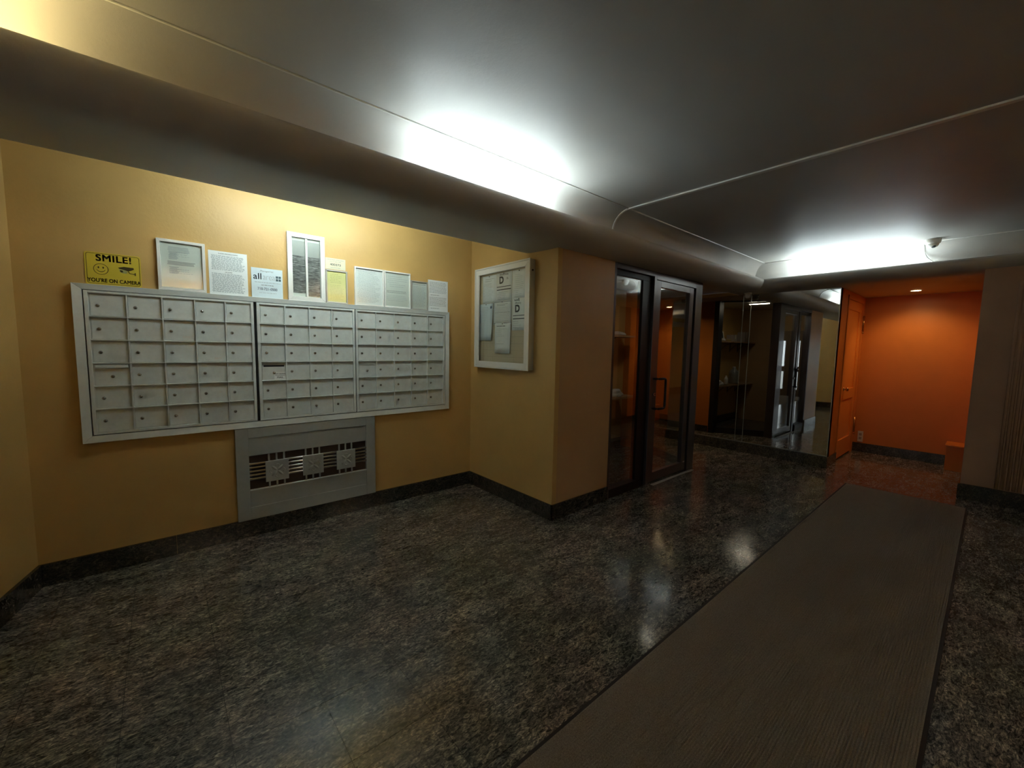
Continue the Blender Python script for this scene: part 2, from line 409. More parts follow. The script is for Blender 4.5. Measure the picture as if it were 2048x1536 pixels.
# plinth in the far corner
b = MB(); b.box(7.3, XEND-.017, .141, .30, 0, .30); b.box(7.285, XEND-.017, .141, .312, .30, .318)
tag(b.obj('corner_plinth', ['orange'], bev=.004), 'low orange boxed plinth in the far right corner of the recess', 'plinth')
# fluted trim on right wall
fl = struct(thing('trim_9', 'fluted vertical moulding on the beige wall at the right edge', None))
q = MB(); q.box(5.985, 6.0, -.34, -.085, .15, 2.12); q.obj('backing_board', ['beige'], fl)
for i in range(7):
    q = MB(); q.cyl((5.985, -.105-i*.035, .16), .013, 1.94, seg=10); q.obj('flute', ['beige'], fl)

# ---- entrance wall at x=-3.2 with narrow-paned doors
def panel_with_panes(name, y0, y1, panes, label, rails=True, top=2.1):
    root = struct(thing(name, label, None, (-3.2, 0, 0)))
    b = MB(); xs = sorted([y0]+[v for p in panes for v in p]+[y1])
    for i in range(0, len(xs), 2): b.box(-.05, 0, xs[i], xs[i+1], 0, top)
    for p in panes:
        for z0, z1 in ((0, .2), (.78, .95), (1.78, top)): b.box(-.05, 0, p[0], p[1], z0, z1)
    b.obj('door_frame', ['brown'], root, bev=.004)
    for p in panes:
        for z0, z1 in ((.2, .78), (.95, 1.78)):
            q = MB(); q.box(-.03, -.024, p[0], p[1], z0, z1); q.obj('pane', ['glass_thin'], root)
    return root
panel_with_panes('door_3', -.28, .66, [(-.12, .12), (.34, .55)], 'brown entrance door with narrow panes, right leaf')
d4 = panel_with_panes('door_4', .67, 1.60, [(.76, .98), (1.24, 1.44)], 'brown entrance door with narrow panes, left leaf')
panel_with_panes('window_2', 1.61, 2.27, [(1.76, 2.12)], 'sidelight beside the entrance doors')
b = MB(); b.box(-3.3, -3.2, -2.6, -.281, 0, 2.6); b.box(-3.3, -3.2, -.281, 2.4, 2.101, 2.6)
struct(b.obj('wall_entrance', ['tan']), 'wall around the street entrance')
b = MB(); b.box(-30, -3.41, -15, 15, -.2, -.15); struct(b.obj('floor_outside', ['concrete']), 'pale pavement outside the entrance')
# street tree outside
tr = thing('street_tree', 'green leafy tree on the pavement outside the entrance', 'tree', (-8.5, 1.2, -.15))
b = MB(); b.tube([(0, 0, 0), (.05, 0, .8), (-.05, .1, 1.7), (0, .2, 2.4)], .11, seg=10); b.obj('trunk', ['bark'], tr)
b = MB(); rn = random.Random(3)
for i in range(2600):
    d = Vector((rn.gauss(0, 1), rn.gauss(0, 1), rn.gauss(0, .7))).normalized()*rn.uniform(.5, 1)
    c = Vector((0, .2, 3.0))+Vector((d.x*1.6, d.y*2.4, d.z*1.5)); a = Vector((rn.gauss(0, 1), rn.gauss(0, 1), rn.gauss(0, 1))).normalized()*.09
    e = a.cross(Vector((rn.gauss(0, 1), rn.gauss(0, 1), rn.gauss(0, 1)))).normalized()*.05
    b.add([c-a, c+e, c+a, c-e], [(0, 1, 2, 3)])
tag(b.obj('foliage', ['leaf'], tr), kind='stuff')

# ================================================================== LIGHTS
def tube_light(p0, p1, col, s, label):
    p0, p1 = Vector(p0), Vector(p1); d = (p1-p0).normalized()
    root = thing('fluorescent_tube', label, 'lamp', p0, group='tubes hidden in the ceiling coves')
    L = (p1-p0).length
    ax = 'x' if abs(d.x) > .5 else 'y'; sg = L
    b = MB(); b.cyl((0, 0, 0), .013, L, axis=ax, seg=8); b.obj('glowing_tube', [emitter('tube_glow', col, s)], root)
    for k in (0, L):
        q = MB()
        if ax == 'x': q.box(k-.012, k+.012, -.014, .014, -.042, .015)
        else: q.box(-.014, .014, k-.012, k+.012, -.042, .015)
        q.obj('lamp_holder', ['white_pl'], root)
    q = MB()
    if ax == 'x': q.box(0, L, -.02, .02, -.048, -.03)
    else: q.box(-.02, .02, 0, L, -.048, -.03)
    q.obj('batten', ['white_pl'], root)
    return root
tube_light((1.08, 2.12, 2.325), (2.26, 2.12, 2.325), TUBE_COOL, TUBE_1, 'cool white fluorescent tube hidden in the long cove left of the pale ceiling strip')
tube_light((-1.45, 2.12, 2.325), (-.27, 2.12, 2.325), TUBE_WARM, TUBE_2, 'warm yellow fluorescent tube hidden in the long cove at the upper left')
tube_light((6.04, .60, 2.325), (6.04, 1.78, 2.325), TUBE_COOL, TUBE_3, 'cool white fluorescent tube hidden in the short cove above the mirror')
al = tube_light((.36, 2.775, 2.46), (1.52, 2.775, 2.46), (.84, 1.0, 1.0), TUBE_ALC, 'fluorescent tube hidden behind the beam over the mailboxes')
for k in (.1, 1.06):
    q = MB(); q.box(k-.012, k+.012, -.114, -.018, -.046, -.032); q.obj('wall_bracket', ['white_pl'], al)
for xx in (-.2, 2.4):  # fill tubes added out of view to lift the lobby's overall light
    tube_light((xx, -2.42, 2.325), (xx+1.18, -2.42, 2.325), (1.0, .86, .68), TUBE_FILL, 'added unseen fill-light tube in the cove across the lobby, '+('nearer the entrance' if xx < 0 else 'nearer the orange recess'))
bl = thing('strip_light', 'short dim strip light on the ceiling of the glazed booth', 'lamp', (4.55, 2.52, 2.255))
q = MB(); q.box(-.03, .03, 0, .34, -.022, 0); q.obj('fitting', ['white_pl'], bl, bev=.004)
q = MB(); q.box(-.018, .018, .02, .32, -.028, -.0222); q.obj('diffuser', [emitter('strip_glow', (1, .9, .75), 16)], bl)
def downlight(x, y, z, label, w, col=(1, .64, .30), can=0):
    root = thing('recessed_downlight', label, 'lamp', (x, y, z))
    b = MB(); b.lathe([(.062, -.001), (.062, -.006), (.047, -.008), (.044, -.001), (.062, -.001)], seg=28); b.obj('trim_ring', ['white_pl'], root)
    if can: b = MB(); b.lathe([(.062, 0), (.062, -can), (.056, -can), (.056, 0)], seg=28); b.obj('can', ['bronze_k'], root)
    b = MB(); b.cyl((0, 0, -.004), .044, .003, seg=24); b.obj('bulb_face', [emitter('bulb_glow', (1, .72, .36), 26)], root)
    l = bpy.data.lights.new('spot', 'SPOT'); l.energy = w; l.color = col; l.spot_size = 2.1; l.spot_blend = .8; l.shadow_soft_size = .04
    lo = bpy.data.objects.new('spot', l); COL.objects.link(lo); lo.parent = root; lo.location = (0, 0, -.02); lo.rotation_euler = (0, -.32, 0)
    return root
downlight(7.08, .69, ZN, 'small glowing round downlight in the ceiling of the orange recess', SPOT_W)
downlight(5.7, 3.42, 2.255, 'small round downlight in the low ceiling behind the glass door', SPOT_W*1.1, can=.05)

# ================================================================== OBJECTS
# ---- runner
b = MB(); x0, x1, y0, y1 = -2.9, 5.63, .05, .95; nr = 90
prof = [(y0+.012, .001)]
w = (y1-y0-.024)/nr
for i in range(nr): prof += [(y0+.012+w*(i+.08), .0030), (y0+.012+w*(i+.35), .0085), (y0+.012+w*(i+.65), .0085), (y0+.012+w*(i+.92), .0030)]
prof += [(y1-.012, .001)]
nx = 60; n = len(prof)
b.add([(x0+.012+(x1-x0-.024)*k/nx, p[0], p[1]) for k in range(nx+1) for p in prof],
      [(k*n+i, k*n+i+1, (k+1)*n+i+1, (k+1)*n+i) for k in range(nx) for i in range(n-1)], 0, True)
run = thing('carpet_runner', 'long ribbed brown carpet runner on the dark granite floor', 'rug')
b.obj('ribbed_mat', ['runner'], run)
q = MB(); q.ring(x0, x1, y0, y1, .016, .0003, .006); q.obj('edge_binding', ['runner_edge'], run, bev=.0015)

# ---- mailboxes
ZR = [1.692, 1.556, 1.419, 1.282, 1.145, 1.008, .871]
OA = (0, YA, 0)
sur = thing('mailbox_surround', 'brushed aluminium frame around the three mailbox units', 'frame', OA, RA)
X0, X1, Z0, Z1 = -.376, 2.116, .810, 1.742; i0, i1, j0, j1 = -.334, 2.076, .852, 1.709
O = [(X0, Z0), (X1, Z0), (X1, Z1), (X0, Z1)]; I = [(i0, j0), (i1, j0), (i1, j1), (i0, j1)]
for k in range(4):
    q = MB(); kk = (k+1) % 4
    q.add([(*O[k], .001), (*O[kk], .001), (*I[kk], .001), (*I[k], .001), (*O[k], .030), (*O[kk], .030), (*I[kk], .024), (*I[k], .024)],
          [(3, 2, 1, 0), (4, 5, 6, 7), (0, 1, 5, 4), (1, 2, 6, 5), (2, 3, 7, 6), (3, 0, 4, 7)])
    q.obj('frame_bar', ['alu'], sur, bev=.0015)
q = MB(); q.box(i0, i1, j0, j1, .001, .004); q.obj('backing', ['seam'], sur)
lk = MB(); lk.lathe([(.0001, .0062), (.0045, .0060), (.0078, .0042), (.0085, .0015), (.0098, .0008), (.0098, 0)], seg=16)
lk.box(-.0009, .0009, -.0040, .0040, .0058, .0066, 1); lk_me = lk.mesh('lock', ['lock', 'dark'])
def unit(cols, ux0, ux1, label, idx):
    root = thing('mailbox_unit', label, 'mailbox', OA, RA, 'wall mailbox units')
    q = MB(); q.box(ux0, ux1, .857, 1.705, .005, .012)
    # outer ring and dividers
    q.box(ux0, cols[0], .857, 1.705, .012, .027); q.box(cols[-1], ux1, .857, 1.705, .012, .027)
    q.box(cols[0], cols[-1], ZR[0], 1.705, .012, .027); q.box(cols[0], cols[-1], .857, ZR[-1], .012, .027)
    for c in cols[1:-1]: q.box(c-.0038, c+.0038, ZR[-1], ZR[0], .012, .0275)
    q.obj('face_frame', ['alu'], root, bev=.0012)
    for z in ZR[1:-1]:
        q = MB(); q.prism([(z-.004, .012), (z-.003, .029), (z+.0025, .030), (z+.004, .012)], cols[0], cols[-1], axis='x'); 
        q.v = [(a, b_, c) for a, b_, c in q.v]; q.obj('divider_rail', ['alu'], root, bev=.001)
    q0 = MB()
    for r in range(6):
        for c in range(len(cols)-1):
            a0, a1 = cols[c]+.0062, cols[c+1]-.0062; b0, b1 = ZR[r+1]+.0065, ZR[r]-.0065
            master = (r == 3 and c == 0)
            q = MB(); q.box(a0, a1, b0, b1, .0115, .0155)
            if master and idx == 0: q.prism([(b1-.026, .0155), (b1-.020, .030), (b1-.004, .030), (b1-.004, .0155)], a0+.004, a1-.004, axis='x')
            if master and idx == 1:
                q.box(a0+.008, a1-.008, b1-.030, b1-.018, .0154, .0158, 1)
            if master and idx == 2: q.box(a0+.01, a1-.01, b1-.024, b1-.018, .0155, .0215)
            d = q.obj('mailbox_door', ['alu_door', 'dark'], root, bev=.0012)
            lx = (a0+a1)/2 if master else a0+(a1-a0)*.205
            l = bpy.data.objects.new('lock', lk_me); COL.objects.link(l); l.parent = d
            l.location = (lx, (b0+b1)/2-(.012 if master else .004), .0155); l.rotation_euler = (0, 0, random.uniform(-.3, .3))
            rn = random.Random(idx*100+r*10+c)
            if (idx == 0 and r >= 3 and c >= 2) or (idx == 1 and r >= 2 and c >= (1 if r < 5 else 0)) or idx == 2:
                if not master:
                    x = a0+(a1-a0)*.70; z = (b0+b1)/2+.002; q = MB()
                    for k in range(2): q.box(x+k*.007, x+k*.007+rn.uniform(.003, .005), z-.004, z+.004, .0155, .0158)
                    q.obj('number_decal', [M['num']], d)
            if (idx, r, c) in ((0, 1, 2), (0, 2, 3)):
                q = MB(); x = (a0+a1)/2+.012; z = b0+.022
                for k in range(6): q.box(x+k*.0065, x+k*.0065+.005, z-rn.uniform(.003, .008), z+rn.uniform(.003, .008), .0155, .0158)
                q.obj('sticker_residue', [M['num']], d)
    return root
M['num'] = mat('worn_decal', (.66, .66, .62), .5)
UL = ['left mailbox unit of five columns with dark slot hood, silver doors', 'middle mailbox unit of four columns with an open slot and white sticker', 'right mailbox unit of five columns, nearest the alcove corner']
unit([-.312, -.148, .015, .179, .343, .492], -.329, .508, UL[0], 0)
unit([.544, .706, .872, 1.038, 1.200], .526, 1.216, UL[1], 1)
unit([1.240, 1.398, 1.560, 1.722, 1.886, 2.050], 1.224, 2.070, UL[2], 2)
# white sticker below the slot
st = thing('paper_sticker', 'small white printed sticker on the slotted mailbox door', 'sticker', (0, YA, 0), RA)
q = MB(); q.box(.625, .702, 1.150, 1.206, .0159, .0163); q.obj('label_paper', ['paper'], st)
text('printed_text', 'OUT GOING', .0125, .663, 1.193, .0164, 'ink_d', st, .0002)
q = MB(); q.box(.630, .698, 1.1805, 1.1825, .0163, .0166); q.obj('printed_rule', ['ink_d'], st)
text('printed_text', 'MAIL', .019, .663, 1.166, .0164, 'ink_d', st, .0002)

# ---- vent cover
vc = thing('radiator_cover', 'grey metal radiator cover with rods and rosette squares under the mailboxes', 'radiator cover', OA, RA)
q = MB(); a0, a1, c0, c1 = .366, 1.375, .131, .806; p0, p1, r0_, r1_ = .445, 1.297, .222, .735
q.box(a0, p0, c0, c1, .001, .026); q.box(p1, a1, c0, c1, .001, .026); q.box(p0, p1, r1_, c1, .001, .026); q.box(p0, p1, c0, r0_, .001, .026)
q.obj('outer_frame', ['alu_grey'], vc, bev=.002)
for z0, z1 in ((.602, r1_), (r0_, .352)):
    q = MB(); q.box(p0, p1, z0, z1, .012, .020); q.obj('panel', ['alu_grey'], vc, bev=.002)
q = MB(); q.box(p0, p1, .345, .353, .012, .029); q.obj('sill_lip', ['alu'], vc, bev=.001)
q = MB(); q.box(p0, p1, .352, .602, .001, .003); q.obj('cavity_back', ['rust'], vc)
for i in range(5):
    z = .541-i*.0275
    q = MB(); q.cyl((p0, z, .0165), .0105, p1-p0, axis='x', seg=12); q.obj('rod', ['rod'], vc)
sq = [(.545, .697), (.797, .947), (1.050, 1.199)]
for s0, s1 in sq:
    xc = (s0+s1)/2; zc = .472
    for dx in (-.05, 0, .05):
        for z0, z1 in ((.549, .602), (.352, .396)):
            q = MB(); q.box(xc+dx-.0055, xc+dx+.0055, z0, z1, .012, .022); q.obj('upright_bar', ['alu_grey'], vc)
    q = MB(); q.box(s0, s1, .395, .549, .024, .036); pl = q.obj('rosette_square', ['alu_grey'], vc, bev=.0015)
    q = MB()
    for k in range(4):
        an = PI/4+k*PI/2; cx, cy = xc+.028*math.cos(an), zc+.028*math.sin(an)
        # leaf-shaped raised petal
        pts = []; L_, w_ = .026, .010
        for j in range(12):
            t = 2*PI*j/12; px, py = L_*math.cos(t), w_*math.sin(t); pts.append((cx+px*math.cos(an)-py*math.sin(an), cy+px*math.sin(an)+py*math.cos(an)))
        q.add([(x, y, .036) for x, y in pts]+[((x+cx)/2, (y+cy)/2, .0415) for x, y in pts]+[(cx, cy, .043)],
              [(j, (j+1) % 12, 12+(j+1) % 12, 12+j) for j in range(12)]+[(12+j, 12+(j+1) % 12, 24) for j in range(12)], 0, True)
    for k in range(4):
        an = k*PI/2; cx, cy = xc+.036*math.cos(an), zc+.036*math.sin(an)
        q.tube([(cx+.013*math.cos(an-1.4+j*.28), cy+.013*math.sin(an-1.4+j*.28), .037) for j in range(11)], .003, seg=6)
    q.obj('rosette', ['alu_grey'], pl)

# ---- yellow camera sign
sg = thing('camera_warning_sign', 'yellow SMILE sign with smiley and camera above the left mailboxes', 'sign', OA, RA)
def rrect(x0, x1, y0, y1, r, n=6):
    p = []
    for cx, cy, a in ((x1-r, y0+r, -PI/2), (x1-r, y1-r, 0), (x0+r, y1-r, PI/2), (x0+r, y0+r, PI)):
        p += [(cx+r*math.cos(a+PI/2*i/n), cy+r*math.sin(a+PI/2*i/n)) for i in range(n+1)]
    return p
a0, a1, c0, c1 = -.316, -.074, 1.744, 1.931
q = MB(); q.prism(rrect(a0, a1, c0, c1, .012), .001, .0035); q.obj('sign_plate', ['sign_y'], sg)
def outline(parent, P, Q, z, name, mt='sign_k'):
    q = MB(); n = len(P); q.add([(*p, z) for p in P]+[(*p, z) for p in Q], [(i, (i+1) % n, n+(i+1) % n, n+i) for i in range(n)]); return q.obj(name, [mt], parent)
outline(sg, rrect(a0+.006, a1-.006, c0+.006, c1-.006, .012), rrect(a0+.0085, a1-.0085, c0+.0085, c1-.0085, .010), .0039, 'border_line')
text('lettering', 'SMILE!', .052, -.192, 1.898, .0038, 'sign_k', sg, .0016, sx=1.0)
text('lettering', "YOU'RE ON CAMERA", .030, -.194, 1.769, .0038, 'sign_k', sg, .0009, sx=.77)
cx, cz = -.250, 1.835; n = 28
cir = lambda cx, cz, r, k=1: [(cx+r*math.cos(2*PI*i/n), cz+k*r*math.sin(2*PI*i/n)) for i in range(n)]
outline(sg, cir(cx, cz, .032), cir(cx, cz, .0292), .0039, 'smiley_outline')
q = MB(); q.add([(cx+dx+.0035*math.cos(t*PI/6), cz+.009+.006*math.sin(t*PI/6), .0039) for dx in (-.010, .010) for t in range(12)], [tuple(range(12)), tuple(range(12, 24))])
sm = [(cx+.020*math.cos(a), cz+.003+.020*math.sin(a)) for a in [PI*1.12+PI*.76*i/14 for i in range(15)]]
si = [(cx+.020*math.cos(a)*.97, cz+.006+.0195*math.sin(a)) for a in [PI*1.12+PI*.76*i/14 for i in range(15)]]
q.add([(*p, .0039) for p in sm]+[(*p, .0039) for p in si], [(i, i+1, 15+i+1, 15+i) for i in range(14)]); q.obj('smiley_face', ['sign_k'], sg)
q = MB(); q.add([(x, z, .0039) for x, z in [(-.177, 1.853), (-.150, 1.861), (-.108, 1.859), (-.106, 1.850), (-.118, 1.842), (-.133, 1.836), (-.150, 1.842), (-.171, 1.847)]], [tuple(range(8))])
q.add([(x, z, .0041) for x, z in [(-.172, 1.846), (-.150, 1.842), (-.135, 1.835), (-.139, 1.822), (-.160, 1.822), (-.170, 1.832)]], [tuple(range(6))], 1)
q.add([(x, z, .0043) for x, z in [(-.168, 1.840), (-.157, 1.838), (-.154, 1.829), (-.163, 1.826), (-.169, 1.832)]], [tuple(range(5))])
q.tube([(-.132, 1.836, .004), (-.125, 1.824, .004), (-.103, 1.822, .004)], .0018, seg=6); q.box(-.104, -.099, 1.813, 1.830, .0037, .0042)
q.obj('camera_picture', ['sign_k', 'ink_y'], sg)

# ---- framed notices & papers on top of mailboxes
def framed(x0, x1, z0, z1, label, fw=.014, paper='paper_g', frame='frame_w', d=.020, name='framed_notice', grp='notices along the top of the mailboxes'):
    root = thing(name, label, 'framed notice', OA, RA, grp)
    q = MB(); q.ring(x0, x1, z0, z1, fw, .001, d); q.obj('frame', [frame], root, bev=.0015)
    q = MB(); q.box(x0+fw*.7, x1-fw*.7, z0+fw*.7, z1-fw*.7, .003, .006); q.obj('notice_sheet', [paper], root)
    q = MB(); q.box(x0+fw*.8, x1-fw*.8, z0+fw*.8, z1-fw*.8, .0085, .0095); q.obj('cover_glass', ['glass_thin'], root)
    return root
ZB = 1.744
t = framed(.003, .247, ZB, 2.060, 'white framed notice with two grey text blocks, right of the yellow sign', .017)
lines(t, .055, .185, 2.020, 1.985, 4, .0061, 'ink_l', .004, .2, False)
for zt in (1.985, 1.895): lines(t, .06, .115, zt, zt-.045, 7, .0061, 'ink_l', .0042, .35, False)
lines(t, .052, .20, 1.930, 1.905, 3, .0061, 'ink', .0042, .1, False); lines(t, .062, .165, 1.99, 1.955, 3, .0061, 'ink_l', .002, .3)
lines(t, .065, .185, 1.885, 1.850, 3, .0061, 'ink_l', .003, .3)
def sheet_paper(x0, x1, z0, z1, label, paper='paper', name='paper_notice', tilt=0, cat='notice', d=.002, grp='notices along the top of the mailboxes'):
    root = thing(name, label, cat, OA, RA, grp)
    q = MB(); q.box(x0, x1, z0, z1, .001, .001+d); q.obj('sheet', [paper], root); return root
t = sheet_paper(.264, .484, ZB, 2.031, 'unframed white sheet of dense print between framed notice and logo placard')
text('heading', 'FLOOR SPECIFICATIONS', .010, .374, 2.015, .0031, 'ink', t, .0002)
lines(t, .278, .470, 2.004, 1.905, 15, .0031, 'ink_l', .0038, .12); lines(t, .278, .470, 1.886, 1.757, 19, .0031, 'ink_l', .0038, .12)
text('heading', 'OR SUPER', .009, .374, 1.894, .0031, 'ink', t, .0002)
t = sheet_paper(.505, .702, ZB, 1.951, 'pale blue management placard reading all area with four dark squares', 'paper_blue', 'management_placard', cat='sign', d=.004)
text('small_print', 'Managed by:', .017, .603, 1.931, .0052, 'ink', t)
text('logo_word', 'all', .062, .516, 1.890, .0052, 'slate', t, .0003, 'LEFT', 1.0)
text('logo_word', 'area', .062, .574, 1.890, .0052, 'ink_l', t, -.0008, 'LEFT', .78)
q = MB()
for dx in (0, .018):
    for dz in (0, .020): q.box(.658+dx, .673+dx, 1.868+dz, 1.884+dz, .005, .0054)
q.obj('logo_squares', ['slate'], t)
lines(t, .525, .690, 1.857, 1.845, 1, .0051, 'ink_l', .004, .0); lines(t, .565, .645, 1.838, 1.826, 1, .0051, 'ink', .004, .0)
text('phone_number', '718-721-0500', .026, .603, 1.805, .0052, 'navy', t, .0001, sx=.85)
lines(t, .55, .66, 1.783, 1.773, 1, .0051, 'ink_l', .003, .0)
# tall directory
t = framed(.735, .996, ZB-.004, 2.238, 'tall white framed building directory with two dark name columns', .032, 'paper_g', 'frame_w', .026, 'building_directory')
for k, (xa, xb) in enumerate(((.770, .858), (.874, .962))):
    q = MB(); top = 2.185; q.box(xa, xb, 2.075, top, .0061, .0068, 0); q.box(xa, xb, 1.80-k*.02, 2.075, .0061, .0068, 1); q.obj('name_column', ['photo_l', 'photo'], t)
q = MB(); q.box(.859, .873, 1.775, 2.205, .006, .020); q.obj('middle_bar', ['frame_w'], t, bev=.001)
t = sheet_paper(1.005, 1.158, 2.008, 2.094, 'small cream city card above the yellow framed sheet', 'paper_c')
text('small_print', 'DEPARTMENT OF BUILDINGS', .0095, 1.081, 2.081, .0031, 'ink', t); text('small_print', 'CITY OF NEW YORK', .0095, 1.081, 2.067, .0031, 'ink', t)
text('number', '400373', .023, 1.081, 2.044, .0031, 'ink_d', t, .0003, sx=1.2); text('small_print', '34-41 85TH STREET', .009, 1.081, 2.021, .0031, 'ink', t)
t = framed(1.003, 1.169, ZB, 2.002, 'yellow sheet in a thin silver frame right of the tall directory', .011, 'paper_y', 'frame_s', .015)
lines(t, 1.03, 1.15, 1.975, 1.90, 6, .0061, 'ink_y', .003, .45); lines(t, 1.03, 1.15, 1.89, 1.77, 10, .0061, 'ink_y', .0022, .3)
t = framed(1.225, 1.473, ZB, 2.055, 'thin framed white permit, first of the four sheets at the right end', .012, 'paper', 'frame_w', .018)
lines(t, 1.25, 1.45, 2.03, 1.77, 24, .0061, 'ink_l', .0024, .3)
t = framed(1.478, 1.720, ZB, 2.055, 'thin framed certificate with a dark middle line, second sheet from the right group', .012, 'paper_g', 'frame_w', .018)
lines(t, 1.50, 1.70, 2.02, 1.92, 6, .0061, 'ink_l', .003, .6); lines(t, 1.50, 1.70, 1.895, 1.87, 2, .0061, 'ink', .004, .1); lines(t, 1.50, 1.70, 1.855, 1.80, 4, .0061, 'ink_l', .0022, .3)
t = framed(1.726, 1.895, ZB, 2.000, 'smaller greyish framed sheet, lowest of the notices at the right', .011, 'paper_g', 'frame_s', .016)
lines(t, 1.745, 1.878, 1.975, 1.965, 1, .0061, 'ink', .004, .0); lines(t, 1.745, 1.878, 1.958, 1.77, 15, .0061, 'ink_l', .0032, .15)
t = sheet_paper(1.902, 2.114, ZB, 2.029, 'unframed white sheet of grey lines at the far right end of the mailboxes')
lines(t, 1.915, 2.10, 2.015, 1.91, 9, .0031, 'ink_l', .0045, .08); lines(t, 1.93, 2.02, 1.897, 1.887, 1, .0031, 'ink', .004, .0)
lines(t, 1.915, 2.10, 1.876, 1.79, 7, .0031, 'ink', .0035, .08); lines(t, 1.93, 2.02, 1.775, 1.763, 1, .0031, 'ink', .004, .0)

# ---- bulletin board on wall B: local x = -(y)
OB = (XB, 0, 0)
bd = thing('notice_board', 'glazed aluminium notice board hung on the pier side', 'notice board', OB, RB)
yl, yr, zb, zt = -3.30, -2.523, 1.222, 2.150
q = MB(); q.box(yl+.004, yr-.004, zb+.004, zt-.004, 0, .014); q.box(yl+.004, yl+.014, zb+.004, zt-.004, .014, .060); q.box(yr-.014, yr-.004, zb+.004, zt-.004, .014, .060)
q.box(yl+.014, yr-.014, zb+.004, zb+.014, .014, .060); q.box(yl+.014, yr-.014, zt-.014, zt-.004, .014, .060)
q.obj('case', ['frame_s'], bd, bev=.001)
q = MB(); q.ring(yl, yr, zb, zt, .013, .060, .066); q.obj('case_rim', ['frame_w'], bd, bev=.001)
q = MB(); q.ring(yl+.0145, yr-.0145, zb+.0145, zt-.0145, .046, .048, .063); q.obj('door_frame', ['frame_w'], bd, bev=.002)
q = MB(); q.box(yl+.015, yr-.015, zb+.015, zt-.015, .0145, .026); q.obj('pin_panel', ['cork'], bd)
q = MB()
for z in (1.33, 1.39, 1.45, 1.51): q.box(yl+.08, yr-.08, z-.0008, z+.0008, .0262, .0266)
for y in (-3.20, -3.05, -2.75): q.box(y-.0008, y+.0008, 1.28, 1.53, .0262, .0266)
tag(q.obj('panel_crease', [mat('crease', (.36, .31, .2), .8)], bd), kind='stuff')
q = MB(); q.box(yl+.058, yr-.058, zb+.058, zt-.058, .053, .056); q.obj('glass_pane', ['glass_thin'], bd)
q = MB(); q.cyl((yr+.0, 2.055, .035), .007, .006, axis='x', seg=12); q.obj('lock', ['dark'], bd)
def pinned(y0, y1, z0, z1, label, paper='paper', w=.027, sag=0):
    root = thing('pinned_notice', label, 'notice', OB, RB, 'sheets pinned in the notice board')
    q = MB(); nu, nv = 4, 5; v = []
    for j in range(nv+1):
        for i in range(nu+1):
            u_, t_ = i/nu, j/nv
            v.append((y0+(y1-y0)*u_, z0+(z1-z0)*t_, w+.0015+sag*(1-t_)*(u_**2)*.02+random.uniform(0, .0008)))
    q.add(v, [(j*(nu+1)+i, j*(nu+1)+i+1, (j+1)*(nu+1)+i+1, (j+1)*(nu+1)+i) for j in range(nv) for i in range(nu)], 0, True)
    o = q.obj('sheet', [paper], root); s_ = o.modifiers.new('s', 'SOLIDIFY'); s_.thickness = .0006
    q = MB(); q.cyl(((y0+y1)/2, z1-.008, w+.002), .0045, .005, seg=10); q.obj('push_pin', ['ink_d'], root)
    return root
za = .0305
t = pinned(-3.217, -3.012, 1.826, 2.078, 'pinned sheet of fine print, top left in the notice board')
lines(t, -3.18, -3.03, 2.055, 2.02, 2, za, 'ink', .003, .3); lines(t, -3.20, -3.03, 2.01, 1.84, 14, za, 'ink_l', .0022, .35)
t = pinned(-3.011, -2.790, 1.828, 2.083, 'pinned efficiency sheet with a big D, top centre in the notice board')
text('small_print', 'Efficiency Rating', .020, -2.90, 2.066, za, 'ink', t, .0003, sx=.9); text('grade_letter', 'D', .085, -2.935, 2.016, za, 'ink_d', t, .003)
text('small_print', '16', .032, -2.855, 2.028, za, 'ink', t, .0004); 
q = MB(); q.box(-3.0, -2.80, 1.957, 1.963, za, za+.0004); q.box(-3.0, -2.80, 1.930, 1.938, za, za+.0004); q.obj('printed_rule', ['ink_d'], t)
lines(t, -2.995, -2.81, 1.918, 1.845, 5, za, 'ink_l', .003, .5)
t = pinned(-2.786, -2.60, 1.83, 2.083, 'pinned pale sheet, top right in the notice board')
lines(t, -2.76, -2.62, 2.05, 1.85, 12, za, 'ink_l', .0022, .6)
t = pinned(-3.262, -3.052, 1.478, 1.822, 'pinned curling sheet with a blue emblem, left side of the notice board', 'paper_blue', .029, 1)
lines(t, -3.25, -3.09, 1.795, 1.50, 20, .033, 'ink_l', .003, .25)
q = MB(); q.cyl((-3.080, 1.785, .033), .014, .0006, seg=16); q.obj('blue_emblem', ['navy'], t); 
t = pinned(-3.045, -2.786, 1.620, 1.832, 'pinned sheet with a blue border, centre of the notice board', 'paper', .0295)
q = MB(); q.ring(-3.040, -2.791, 1.630, 1.828, .007, .0325, .0329); q.obj('blue_border', ['ink_l'], t)
lines(t, -3.0, -2.83, 1.81, 1.79, 2, .0325, 'ink', .003, .3); lines(t, -3.02, -2.81, 1.78, 1.65, 9, .0325, 'ink_l', .0022, .15); lines(t, -3.02, -2.81, 1.733, 1.729, 1, .0325, 'ink', .003, 0)
t = pinned(-3.019, -2.793, 1.361, 1.636, 'plain hanging sheet, lowest in the notice board', 'paper', .031, .4)
lines(t, -2.99, -2.85, 1.615, 1.60, 1, .0345, 'ink_d', .006, .2); lines(t, -3.0, -2.84, 1.59, 1.51, 5, .0345, 'ink_l', .002, .6); lines(t, -3.0, -2.83, 1.455, 1.44, 1, .0345, 'ink_l', .003, .1)
t = pinned(-2.781, -2.60, 1.566, 1.843, 'pinned building efficiency sheet with a big D, right side of the notice board', 'paper', .0285)
text('small_print', 'Building', .023, -2.715, 1.826, .032, 'ink_d', t, .0003, sx=.9); text('small_print', 'Efficiency', .023, -2.700, 1.800, .032, 'ink', t, .0003, sx=.9)
text('grade_letter', 'D', .085, -2.709, 1.750, .032, 'ink_d', t, .003)
